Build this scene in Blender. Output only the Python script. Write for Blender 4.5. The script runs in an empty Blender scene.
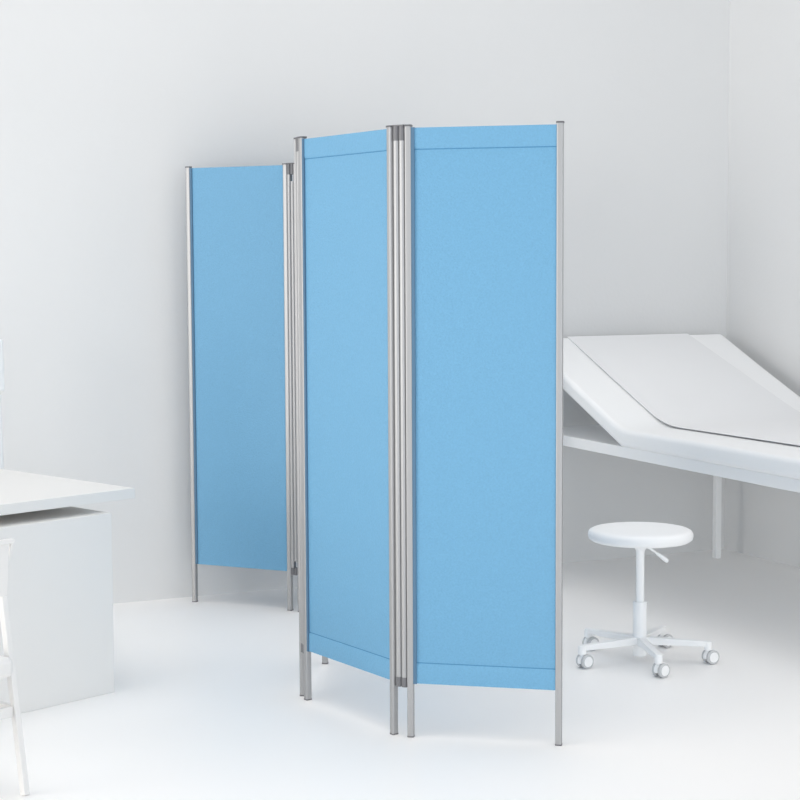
import bpy, bmesh, math
from mathutils import Vector, Matrix

SC = bpy.context.scene
COL = SC.collection
PI = math.pi

# ------------------------------------------------------------------ materials
def material(name, color, rough=0.5, metal=0.0, spec=0.5, bump=0.0, bscale=200.0, var=0.0, vscale=6.0, sheen=0.0, coat=0.0):
    m = bpy.data.materials.new(name)
    m.use_nodes = True
    nt = m.node_tree
    b = nt.nodes['Principled BSDF']
    b.inputs['Base Color'].default_value = (*color, 1)
    b.inputs['Roughness'].default_value = rough
    b.inputs['Metallic'].default_value = metal
    b.inputs['Specular IOR Level'].default_value = spec
    b.inputs['Sheen Weight'].default_value = sheen
    b.inputs['Coat Weight'].default_value = coat
    tc = nt.nodes.new('ShaderNodeTexCoord')
    if var > 0:
        n = nt.nodes.new('ShaderNodeTexNoise')
        n.inputs['Scale'].default_value = vscale
        n.inputs['Detail'].default_value = 4
        nt.links.new(tc.outputs['Object'], n.inputs['Vector'])
        r = nt.nodes.new('ShaderNodeValToRGB')
        r.color_ramp.elements[0].position = 0.3
        r.color_ramp.elements[1].position = 0.7
        r.color_ramp.elements[0].color = (*[c * (1 - var) for c in color], 1)
        r.color_ramp.elements[1].color = (*[min(1, c * (1 + var)) for c in color], 1)
        nt.links.new(n.outputs['Fac'], r.inputs['Fac'])
        nt.links.new(r.outputs['Color'], b.inputs['Base Color'])
    if bump > 0:
        n2 = nt.nodes.new('ShaderNodeTexNoise')
        n2.inputs['Scale'].default_value = bscale
        n2.inputs['Detail'].default_value = 3
        nt.links.new(tc.outputs['Object'], n2.inputs['Vector'])
        bp = nt.nodes.new('ShaderNodeBump')
        bp.inputs['Strength'].default_value = bump
        bp.inputs['Distance'].default_value = 0.002
        nt.links.new(n2.outputs['Fac'], bp.inputs['Height'])
        nt.links.new(bp.outputs['Normal'], b.inputs['Normal'])
    return m

M = dict(
    wall=material('wall_paint', (.76, .758, .755), .75, spec=.25, bump=.25, bscale=60, var=.006, vscale=2.0),
    floor=material('floor_white', (.935, .923, .912), .42, spec=.35, bump=.05, bscale=30, var=.006, vscale=1.2),
    white=material('white_lacquer', (.92, .92, .92), .45, spec=.4, bump=.04, bscale=120),
    desk=material('desk_white', (.80, .785, .765), .45, spec=.4, bump=.04, bscale=120),
    chair=material('chair_white', (.76, .75, .74), .45, spec=.4, bump=.04, bscale=120),
    gloss=material('white_plastic', (.93, .93, .93), .35, spec=.5, bump=.03, bscale=150),
    vinyl=material('white_vinyl', (.93, .93, .93), .42, spec=.45, bump=.10, bscale=220),
    paper=material('couch_paper', (.845, .845, .85), .85, spec=.15, bump=.18, bscale=90),
    wheel=material('caster_grey', (.62, .62, .63), .5, spec=.4, bump=.03, bscale=150),
    tread=material('caster_tread', (.58, .585, .59), .6, spec=.4, bump=.05, bscale=150),
    alu=material('brushed_aluminium', (.42, .42, .425), .48, metal=.7, bump=.03, bscale=300),
    hinge=material('grey_hinge_plastic', (.16, .16, .17), .42, spec=.5, bump=.04, bscale=250),
    cap=material('dark_cap_plastic', (.13, .13, .14), .45, spec=.45, bump=.04, bscale=250),
    blue=material('blue_vinyl', (.155, .372, .570), .50, spec=.35, bump=.9, bscale=170, var=.05, vscale=190),
    strip=material('slate_shade_strip', (.10, .19, .29), .6, spec=.2, bump=.1, bscale=300),  # shade beside the poles, put into a dark colour
    thread=material('blue_thread', (.075, .235, .41), .7, spec=.2, bump=.1, bscale=400),
)

# ------------------------------------------------------------------ mesh helper
class MB:
    """collects solids and links them as ONE mesh object"""
    def __init__(self):
        self.bm = bmesh.new()

    def box(self, c, s, R=None):
        hx, hy, hz = s[0] / 2, s[1] / 2, s[2] / 2
        vs = []
        for x in (-hx, hx):
            for y in (-hy, hy):
                for z in (-hz, hz):
                    v = Vector((x, y, z))
                    if R is not None:
                        v = R @ v
                    vs.append(self.bm.verts.new(v + Vector(c)))
        for f in ((0, 1, 3, 2), (4, 6, 7, 5), (0, 4, 5, 1), (2, 3, 7, 6), (0, 2, 6, 4), (1, 5, 7, 3)):
            self.bm.faces.new([vs[i] for i in f])
        return self

    def prism(self, pts, axis_from, axis_to):
        """pts: function(k)->list of 3D points for the end rings"""
        a = [self.bm.verts.new(p) for p in axis_from]
        b = [self.bm.verts.new(p) for p in axis_to]
        n = len(a)
        self.bm.faces.new(a[::-1])
        self.bm.faces.new(b)
        for i in range(n):
            j = (i + 1) % n
            self.bm.faces.new((a[i], a[j], b[j], b[i]))
        return self

    def extrude(self, pts2, z0, z1):
        return self.prism(None, [(x, y, z0) for x, y in pts2], [(x, y, z1) for x, y in pts2])

    def bar(self, p, q, w, h, up=(0, 0, 1), w2=None, h2=None):
        """rectangular bar from p to q (optionally tapering)"""
        p, q = Vector(p), Vector(q)
        d = (q - p).normalized()
        u = Vector(up)
        s = d.cross(u)
        if s.length < 1e-5:
            s = d.cross(Vector((1, 0, 0)))
        s.normalize()
        u = s.cross(d).normalized()
        w2 = w if w2 is None else w2
        h2 = h if h2 is None else h2
        A = [p + s * (sx * w / 2) + u * (sz * h / 2) for sx, sz in ((-1, -1), (1, -1), (1, 1), (-1, 1))]
        B = [q + s * (sx * w2 / 2) + u * (sz * h2 / 2) for sx, sz in ((-1, -1), (1, -1), (1, 1), (-1, 1))]
        return self.prism(None, A, B)

    def tube(self, pts, r, n=14, radii=None):
        pts = [Vector(p) for p in pts]
        rings = []
        ref = None
        for i, p in enumerate(pts):
            if i == 0:
                d = pts[1] - pts[0]
            elif i == len(pts) - 1:
                d = pts[-1] - pts[-2]
            else:
                d = (pts[i + 1] - pts[i]).normalized() + (pts[i] - pts[i - 1]).normalized()
            d.normalize()
            if ref is None:
                ref = Vector((0, 0, 1)) if abs(d.z) < .9 else Vector((1, 0, 0))
            s = d.cross(ref).normalized()
            u = s.cross(d).normalized()
            ref = u
            rr = radii[i] if radii else r
            rings.append([self.bm.verts.new(p + (s * math.cos(2 * PI * k / n) + u * math.sin(2 * PI * k / n)) * rr) for k in range(n)])
        for a, b in zip(rings, rings[1:]):
            for k in range(n):
                j = (k + 1) % n
                self.bm.faces.new((a[k], a[j], b[j], b[k]))
        self.bm.faces.new(rings[0][::-1])
        self.bm.faces.new(rings[-1])
        return self

    def lathe(self, prof, c=(0, 0, 0), n=48):
        """prof: list of (r, z), r may be 0 at the ends; around Z"""
        c = Vector(c)
        rings = []
        for r, z in prof:
            if r < 1e-6:
                rings.append([self.bm.verts.new(c + Vector((0, 0, z)))])
            else:
                rings.append([self.bm.verts.new(c + Vector((r * math.cos(2 * PI * k / n), r * math.sin(2 * PI * k / n), z))) for k in range(n)])
        for a, b in zip(rings, rings[1:]):
            for k in range(n):
                j = (k + 1) % n
                if len(a) == 1 and len(b) == 1:
                    continue
                if len(a) == 1:
                    self.bm.faces.new((a[0], b[j], b[k]))
                elif len(b) == 1:
                    self.bm.faces.new((a[k], a[j], b[0]))
                else:
                    self.bm.faces.new((a[k], a[j], b[j], b[k]))
        if len(rings[0]) > 1:
            self.bm.faces.new(rings[0][::-1])
        if len(rings[-1]) > 1:
            self.bm.faces.new(rings[-1])
        return self

    def transform(self, mat):
        bmesh.ops.transform(self.bm, matrix=mat, verts=self.bm.verts)
        return self

    def build(self, name, mat, parent=None, bevel=0.0, seg=3, smooth=False, angle=35):
        bm = self.bm
        bmesh.ops.recalc_face_normals(bm, faces=bm.faces)
        me = bpy.data.meshes.new(name)
        bm.to_mesh(me)
        bm.free()
        me.materials.append(mat)
        o = bpy.data.objects.new(name, me)
        COL.objects.link(o)
        if parent is not None:
            o.parent = parent
        if bevel > 0:
            b = o.modifiers.new('bevel', 'BEVEL')
            b.width = bevel
            b.segments = seg
            b.limit_method = 'ANGLE'
            b.angle_limit = math.radians(40)
            b.harden_normals = True
        if bevel > 0 or smooth:
            for p in me.polygons:
                p.use_smooth = True
            me.set_sharp_from_angle(angle=math.radians(angle))
        return o

def thing(name, label, cat, loc=(0, 0, 0), rz=0.0, group=None):
    o = bpy.data.objects.new(name, None)
    o.empty_display_size = .1
    COL.objects.link(o)
    o.location = loc
    o.rotation_euler = (0, 0, rz)
    return tag(o, label, cat, group)

def tag(o, label, cat, group=None):
    o['label'] = label
    o['category'] = cat
    o['kind'] = 'thing'
    if group:
        o['group'] = group
    return o

def structure(name, mb, mat):
    o = mb.build(name, mat)
    o['kind'] = 'structure'
    return o

# ------------------------------------------------------------------ room
YB, XR = 6.913, 4.905            # back wall and right wall
structure('floor', MB().box((1.4, 1.9, -.05), (7.2, 10.2, .10)), M['floor'])
structure('wall_back', MB().box((1.455, YB + .06, 1.75), (7.1, .12, 3.5)), M['wall'])
structure('wall_right', MB().box((XR + .06, 2.0, 1.75), (.12, 9.94, 3.5)), M['wall'])

# ------------------------------------------------------------------ folding screens
HS = 1.851
ZF0, ZF1 = .165, 1.844           # fabric bottom and top
PW, PD = .0197, .0210            # pole section

def rot2(d):
    return Matrix(((d.x, -d.y, 0), (d.y, d.x, 0), (0, 0, 1)))

def rounded(cx, cy, w, h, r, ang, n=4):
    pts = []
    for sx, sy, a0 in ((1, 1, 0), (-1, 1, 90), (-1, -1, 180), (1, -1, 270)):
        for k in range(n + 1):
            a = math.radians(a0 + 90 * k / n)
            x, y = sx * (w / 2 - r) + r * math.cos(a), sy * (h / 2 - r) + r * math.sin(a)
            pts.append((cx + x * math.cos(ang) - y * math.sin(ang), cy + x * math.sin(ang) + y * math.cos(ang)))
    return pts

def make_pole(p, d, root):
    ang = math.atan2(d.y, d.x)
    po = MB().extrude(rounded(p.x, p.y, PW, PD, .004, ang), .004, HS - .005).build('pole', M['alu'], root, smooth=True, angle=50)
    MB().extrude(rounded(p.x, p.y, PW + .003, PD + .003, .004, ang), HS - .005, HS).build('end_cap', M['cap'], po)
    MB().extrude(rounded(p.x, p.y, PW + .001, PD + .001, .004, ang), 0, .004).build('foot_cap', M['hinge'], po)

def make_panel(A, B, root, seams=True):
    """fabric between two poles: thin sheet, rod pocket at the top and the bottom"""
    d = (B - A).normalized()
    nrm = Vector((-d.y, d.x))
    L = (B - A).length
    make_pole(A, d, root)
    make_pole(B, d, root)
    x0, x1 = PW / 2 - .004, L - PW / 2 + .004
    hem = .0655
    if seams:
        prof = [(.0042, ZF0 + .002), (.0050, ZF0 + .008), (.0050, ZF0 + hem - .010), (.0040, ZF0 + hem - .003), (.0018, ZF0 + hem),
                (.0028, ZF0 + hem + .004), (.0028, ZF1 - hem - .004), (.0018, ZF1 - hem), (.0040, ZF1 - hem + .003),
                (.0050, ZF1 - hem + .010), (.0050, ZF1 - .008), (.0042, ZF1 - .002)]
    else:
        prof = [(.0036, ZF0), (.0036, ZF1)]
    ring = [(w, z) for w, z in prof] + [(-w, z) for w, z in prof[::-1]]
    def P(x, w, z):
        q = A + d * x + nrm * w
        return (q.x, q.y, z)
    mb = MB().prism(None, [P(x0, w, z) for w, z in ring], [P(x1, w, z) for w, z in ring])
    f = mb.build('fabric_panel', M['blue'], root, smooth=True, angle=25)
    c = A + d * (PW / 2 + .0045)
    MB().box((c.x, c.y, (ZF0 + ZF1) / 2), (.010, .0170, ZF1 - ZF0 - .002), rot2(d)).build('shade_strip', M['strip'], f)  # dark strip stands in for the shade next to the first pole
    if seams:
        for z in (ZF0 + hem, ZF1 - hem):
            c = A + d * ((x0 + x1) / 2)
            MB().box((c.x, c.y, z), (x1 - x0 - .002, .0050, .0034), rot2(d)).build('seam', M['thread'], f)

def make_joint(A, B, root, short=0.0):
    """two hinge profiles between two neighbouring poles, with connectors at the top and the bottom"""
    d = (B - A).normalized()
    c = (A + B) / 2
    ang = math.atan2(d.y, d.x)
    nrm = Vector((-d.y, d.x))
    z0, z1 = .183, HS - .046
    L = (B - A).length
    tw = (L - PW) / 2 - .0012
    for s in (-1, 1):
        q = c + d * (s * (tw / 2 + .0004))
        e = short if s > 0 else 0
        MB().extrude(rounded(q.x, q.y, tw, .021, tw * .42, ang, 6), z0 + e, z1 - e).build('hinge_profile', M['alu'], root, smooth=True, angle=60)
    for za, zb in ((z1, HS - .004), (.153, z0)):
        mb = MB()
        for s in (-1, 1):
            q = c + d * (s * (tw / 2 + .0004))
            mb.extrude(rounded(q.x, q.y, tw + .0002, .022, tw * .42, ang, 6), za, zb)
        mb.box((c.x, c.y, (za + zb) / 2), (L - PW, .010, zb - za - .004), rot2(d))
        h = mb.build('hinge', M['hinge'], root, smooth=True, angle=60)
        if za > 1:
            MB().extrude(rounded(c.x, c.y, L - PW, .024, .003, ang), HS - .004, HS + .0005).build('hinge_cap', M['cap'], h)

def screen(name, label, panels, joints, group):
    pts = [Vector(p) for pr in panels for p in pr[:2]]
    base = sum(pts, Vector((0, 0))) / len(pts)
    root = thing(name, label, 'folding screen', (base.x, base.y, 0), 0, group)
    for A, B, seams in panels:
        make_panel(Vector(A) - base, Vector(B) - base, root, seams)
    for A, B, short in joints:
        make_joint(Vector(A) - base, Vector(B) - base, root, short)
    return root

P1, P2, P2b = (2.099, 6.801), (2.405, 6.456), (2.434, 6.409)
R1, R2, S1 = (2.775, 6.690), (2.825, 6.688), (3.150, 6.370)
Q, P3b, P3, P4, P5, P6 = (2.191, 5.528), (1.958, 5.142), (1.953, 5.086), (2.046, 4.593), (2.0815, 4.545), (2.4445, 4.2755)
G = 'blue folding privacy screens'
screen('folding_screen', 'blue vinyl folding screen standing in front, its panels edged with stitched hems', [(Q, P3b, True), (P3, P4, True), (P5, P6, True)],
       [(P3b, P3, 0), (P4, P5, 0)], G)
screen('folding_screen', 'blue folding screen farther back by the wall, half hidden behind the front screen', [(P1, P2, False), (P2b, R1, False), (R2, S1, False)],
       [(P2, P2b, .028), (R1, R2, .028)], G)

# ------------------------------------------------------------------ stool
def caster(c, ang, parent):
    """c = point on the floor below the stem; wheels trail at angle ang"""
    cx, cy = c
    dx, dy = math.cos(ang), math.sin(ang)
    wx, wy = cx + dx * .012, cy + dy * .012
    r = .0255
    body = MB()
    body.tube([(cx, cy, .046), (cx, cy, .066)], .0085, 14)
    # hood: a half disc between the wheels
    side = Vector((-dy, dx, 0))
    fw = Vector((dx, dy, 0))
    ctr = Vector((wx, wy, r))
    pr = []
    for k in range(13):
        a = math.radians(-15 + 210 * k / 12)
        pr.append(fw * (math.cos(a) * (r + .003)) + Vector((0, 0, math.sin(a) * (r + .003))))
    body.prism(None, [ctr + side * -.0075 + p for p in pr], [ctr + side * .0075 + p for p in pr])
    o = body.build('caster', M['gloss'], parent, bevel=.002, seg=2)
    for s in (-1, 1):
        a, b = ctr + side * (s * .008), ctr + side * (s * .021)
        w = MB().tube([a, a + (b - a) * .15, a + (b - a) * .85, b], r, 26, [r * .93, r, r, r * .90]).build('wheel', M['tread'], o, smooth=True, angle=40)
        MB().tube([b - side * (s * .001), b + side * (s * .0015)], r * .72, 24).build('hubcap', M['gloss'], o, bevel=.001, seg=2)

def make_base(root, radius, a0, hub_z, tip_z, hub_r, n=5):
    for k in range(n):
        a = math.radians(a0 + 360 * k / n)
        dx, dy = math.cos(a), math.sin(a)
        arm = MB()
        arm.bar((dx * hub_r * .5, dy * hub_r * .5, hub_z), (dx * radius, dy * radius, tip_z), .032, .028, w2=.024, h2=.020)
        arm.tube([(dx * radius, dy * radius, tip_z - .024), (dx * radius, dy * radius, tip_z + .009)], .0145, 18)
        o = arm.build('base_arm', M['gloss'], root, bevel=.003, seg=2)
        yield (dx * radius, dy * radius), a

st = thing('stool', 'white round swivel stool on five casters in front of the examination couch', 'stool', (3.235, 5.071, 0))
for c, a in make_base(st, .243, 37, .078, .0735, .022):
    caster(c, math.radians(8) + .12 * math.sin(3 * a), st)
MB().lathe([(0, .020), (.022, .020), (.0245, .023), (.0252, .215), (.0240, .220), (0, .220)], n=32).build('column_sleeve', M['gloss'], st, smooth=True)
MB().lathe([(0, .2195), (.0148, .2195), (.0148, .398), (.0165, .407), (.022, .416), (.036, .430), (.060, .442), (0, .4422)], n=32).build('column', M['gloss'], st, smooth=True, angle=50)
seat = [(r_, z_ + .007) for r_, z_ in ((0, .434), (.160, .434), (.176, .436), (.1855, .443), (.1885, .452), (.1880, .462), (.1835, .4705), (.174, .4755), (.155, .477), (.10, .4755), (0, .4745))]
MB().lathe(seat, n=72).build('seat', M['vinyl'], st, smooth=True, angle=60)
rx, ry = .912, -.410
lv = MB().tube([(rx * .012, ry * .012, .426), (rx * .036, ry * .036, .412), (rx * .062, ry * .062, .393)], .0042, 12).build('lever', M['gloss'], st, smooth=True)
MB().tube([(rx * .058, ry * .058, .3957), (rx * .066, ry * .066, .390), (rx * .088, ry * .088, .374), (rx * .098, ry * .098, .3665), (rx * .1005, ry * .1005, .365)],
          .007, 14, [.0045, .0062, .0085, .0078, .004]).build('grip', M['gloss'], lv, smooth=True, angle=60)

# ------------------------------------------------------------------ examination couch (local: x = width w, y = towards the head)
KX, KY, ZR = 3.706, 5.973, .668
YAW = -math.radians(.7)
SL = .409
TH = .075
LH, LF = .875, -1.75
W0, W1 = 0.0, 1.085
cr = thing('examination_couch', 'long white padded examination couch with raised backrest along the right wall', 'examination couch', (KX, KY, 0), YAW)
MB().box(((W0 + .02 + W1) / 2, (LH - .01 + LF) / 2, ZR - .0235), (W1 - W0 - .02, LH - LF - .01, .047)).build('frame', M['white'], cr, bevel=.003, seg=2)
for x in (.050, 1.000):
    for y in (LH - .13, LF + .10):
        MB().box((x, y, (ZR - .047) / 2), (.031, .031, ZR - .047)).build('leg', M['white'], cr, bevel=.003, seg=2)
th = math.atan(SL)
def top(l, off):
    """height of the mattress's upper face plus off, at a distance l from the kink, the kink eased over +-e"""
    e = .07
    base = ZR + TH
    if l <= -e:
        return base + off
    if l >= e:
        return base + SL * l + off
    return base + SL * (l + e) ** 2 / (4 * e) + off
prof = [(LF, ZR), (-.02, ZR), (0.004, ZR + .001)]
prof += [(LH, ZR + SL * LH)]
hx, hz = -math.sin(th) * TH, math.cos(th) * TH
prof += [(LH + hx, ZR + SL * LH + hz)]
ls = [.5, .07, .05, .03, .01, -.01, -.03, -.05, -.07, -.6, LF]
prof += [(l, top(l, 0)) for l in ls]
mb = MB()
mb.prism(None, [(W0, l, z) for l, z in prof], [(W1, l, z) for l, z in prof])
mb.build('mattress', M['vinyl'], cr, bevel=.022, seg=5, angle=60)
for x in (.50, .62):
    MB().bar((x, .62, ZR - .01), (x, .55, ZR + SL * .55), .022, .022).build('backrest_prop', M['white'], cr, bevel=.002, seg=2)

# paper sheet lying on the couch
pp = [(LH - .035 , ), (.60,), (.40,), (.20,), (.12,), (.08,), (.05,), (.02,), (-.01,), (-.04,), (-.08,), (-.12,), (-.30,), (-.8,), (-1.2,), (LF + .03,)]
def sheet_z(l):
    e = .12
    base = ZR + TH
    if l <= -e: return base
    if l >= e: return base + SL * l
    return base + SL * (l + e) ** 2 / (4 * e)
mb = MB()
up, dn = [], []
XL = lambda l: .217 - .030 * min(l, 0)
XRt = lambda l: .955 - .085 * max(l, -.3)
rows = []
for (l,) in pp:
    z = sheet_z(l) + .0075
    rows.append([mb.bm.verts.new((x, l, z + dz)) for x, dz in ((XL(l), -.0012), (XRt(l), -.0012), (XRt(l), .0012), (XL(l), .0012))])
for a, b in zip(rows, rows[1:]):
    for k in range(4):
        j = (k + 1) % 4
        mb.bm.faces.new((a[k], a[j], b[j], b[k]))
mb.bm.faces.new(rows[0]); mb.bm.faces.new(rows[-1][::-1])
ps = mb.build('paper_sheet', M['paper'], None, smooth=True, angle=40)
ps.location = (KX, KY, 0); ps.rotation_euler = (0, 0, YAW)
tag(ps, 'light grey paper sheet spread along the top of the examination couch', 'sheet')

# ------------------------------------------------------------------ desk (local: x along its front edge, y away from the camera)
DA = .384
dk = thing('desk', 'white desk with floating top on a block pedestal by the left edge', 'desk', (1.398, 5.459, 0), DA)
MB().box((.126 - .85, .035 + .44, .6625), (1.70, .88, .035)).build('desktop', M['desk'], dk, bevel=.0015, seg=2)
MB().box((-.31, .20, .306), (.62, .40, .612)).build('pedestal', M['desk'], dk, bevel=.002, seg=2)
MB().box((-1.44, .42, .306), (.06, .80, .612)).build('side_panel', M['desk'], dk, bevel=.002, seg=2)
for x, y in ((-.12, .32), (-.52, .32), (-1.44, .3), (-1.44, .6)):
    MB().box((x, y, .6285), (.05, .05, .035)).build('spacer', M['desk'], dk, bevel=.002, seg=2)

# ------------------------------------------------------------------ visitor chair in front of the desk (local: x to its right, y forward)
ch = thing('visitor_chair', 'white armchair with slanting legs drawn up in front of the white desk', 'chair', (.893, 4.483, 0), DA)
CW = .56                       # outer width at the feet
def mir(x):                    # mirrored across the chair's middle plane
    return -CW - x
for side in (0, 1):
    X = (lambda v: v) if side == 0 else mir
    MB().bar((X(0), 0, .0), (X(.015), .115, .560), .017, .024, up=(0, 1, 0)).build('leg', M['chair'], ch, bevel=.002, seg=2)
    MB().bar((X(-.03), .50, .0), (X(-.02), .36, .560), .017, .024, up=(0, 1, 0)).build('leg', M['chair'], ch, bevel=.002, seg=2)
    MB().bar((X(.015), .100, .566), (X(-.02), .375, .566), .030, .018).build('armrest', M['chair'], ch, bevel=.003, seg=2)
    MB().bar((X(.004), .046, .225), (X(-.026), .425, .235), .018, .026).build('side_stretcher', M['chair'], ch, bevel=.002, seg=2)
MB().bar((-.006, .05, .225), (mir(-.006), .05, .225), .018, .030).build('stretcher', M['chair'], ch, bevel=.002, seg=2)
MB().box((-CW / 2, .245, .360), (CW - .048, .50, .055)).build('seat', M['chair'], ch, bevel=.018, seg=4)
# backrest: thin upholstered panel hung in a slim frame
for X in ((lambda v: v), mir):
    MB().bar((X(-.010), .080, .552), (X(-.038), -.022, .705), .008, .012, up=(0, 1, 0)).build('back_post', M['chair'], ch, bevel=.001, seg=2)
MB().bar((-.032, -.022, .708), (mir(-.032), -.022, .708), .016, .012).build('top_rail', M['chair'], ch, bevel=.002, seg=2)
MB().bar((-CW / 2, -.007, .560), (-CW / 2, -.018, .703), CW - .09, .010, up=(0, 1, 0)).build('backrest', M['chair'], ch, bevel=.003, seg=2)

# ------------------------------------------------------------------ office chair behind the desk
oc = thing('office_chair', 'white high-backed office chair behind the desk, only its edge in view', 'chair', (1.137, 6.219, 0), DA + PI)
for c, a in make_base(oc, .26, 20, .105, .078, .025):
    caster(c, a + .6, oc)
MB().lathe([(0, .03), (.024, .03), (.026, .20), (.016, .205), (.016, .40), (.05, .415), (0, .416)], n=28).build('column', M['gloss'], oc, smooth=True, angle=50)
MB().box((0, .03, .445), (.46, .44, .06)).build('seat', M['vinyl'], oc, bevel=.022, seg=4)
MB().bar((0, -.17, .44), (0, -.275, .56), .06, .014, up=(0, 1, 0)).build('back_support', M['gloss'], oc, bevel=.003, seg=2)
MB().bar((0, -.262, .545), (0, -.272, .945), .455, .022, up=(0, 1, 0)).build('backrest', M['vinyl'], oc, bevel=.008, seg=3)
MB().bar((0, -.268, .955), (0, -.272, 1.155), .475, .034, up=(0, 1, 0)).build('headrest', M['gloss'], oc, bevel=.006, seg=3)

# ------------------------------------------------------------------ light
w = bpy.data.worlds.new('daylight')
SC.world = w
w.use_nodes = True
bg = w.node_tree.nodes['Background']
bg.inputs['Strength'].default_value = 1.0
# overcast daylight: pale at the horizon, dimmer towards the zenith
nt = w.node_tree
tc = nt.nodes.new('ShaderNodeTexCoord')
sx = nt.nodes.new('ShaderNodeSeparateXYZ')
rp = nt.nodes.new('ShaderNodeValToRGB')
rp.color_ramp.interpolation = 'EASE'
rp.color_ramp.elements[0].position = .0
rp.color_ramp.elements[0].color = (1.055, 1.085, 1.115, 1)
rp.color_ramp.elements[1].position = .8
rp.color_ramp.elements[1].color = (.56, .57, .585, 1)
nt.links.new(tc.outputs['Generated'], sx.inputs['Vector'])
nt.links.new(sx.outputs['Z'], rp.inputs['Fac'])
nt.links.new(rp.outputs['Color'], bg.inputs['Color'])

def area(name, loc, target, size, power, color):
    l = bpy.data.lights.new(name, 'AREA')
    l.shape = 'RECTANGLE'
    l.size, l.size_y = size
    l.energy = power
    l.color = color
    o = bpy.data.objects.new(name, l)
    COL.objects.link(o)
    o.location = loc
    o.rotation_euler = (Vector(target) - Vector(loc)).to_track_quat('-Z', 'Y').to_euler()
    return o
area('window_light', (-4.6, 4.3, 1.7), (2.2, 5.0, .7), (3.6, 2.6), 165, (1.0, .965, .91))
area('front_fill_light', (1.6, -2.6, 1.2), (3.2, 5.5, .7), (5.4, 2.2), 92, (.86, .94, 1.0))  # unseen fill behind the camera, added to lift the floor and under the couch
area('overhead_fill_light', (1.6, 4.7, 4.2), (1.6, 4.7, 0), (5.4, 4.4), 28, (1.0, .985, .965)).data.spread = math.radians(75)  # unseen overhead fill, added to brighten the floor and upper faces

# ------------------------------------------------------------------ camera
cam = bpy.data.cameras.new('camera')
cam.sensor_width = 36
cam.lens = 1668.7 / 800 * 36
cam.clip_start = .05
co = bpy.data.objects.new('camera', cam)
COL.objects.link(co)
pitch, roll, yaw = .081692, -.0051522, .423737
f = Vector((0, math.cos(pitch), -math.sin(pitch)))
rt = Vector((1, 0, 0))
u = rt.cross(f)
rt2 = rt * math.cos(roll) + u * math.sin(roll)
up2 = u * math.cos(roll) - rt * math.sin(roll)
Rz = Matrix.Rotation(-yaw, 3, 'Z')
rt2, up2, f = Rz @ rt2, Rz @ up2, Rz @ f
co.matrix_world = Matrix(((rt2.x, up2.x, -f.x, 0), (rt2.y, up2.y, -f.y, 0), (rt2.z, up2.z, -f.z, 1.4414), (0, 0, 0, 1)))
SC.camera = co

SC.view_settings.view_transform = 'Standard'
SC.view_settings.look = 'None'
SC.view_settings.gamma = 1
SC.view_settings.exposure = 0.06
SC.cycles.max_bounces = 14
SC.cycles.diffuse_bounces = 10
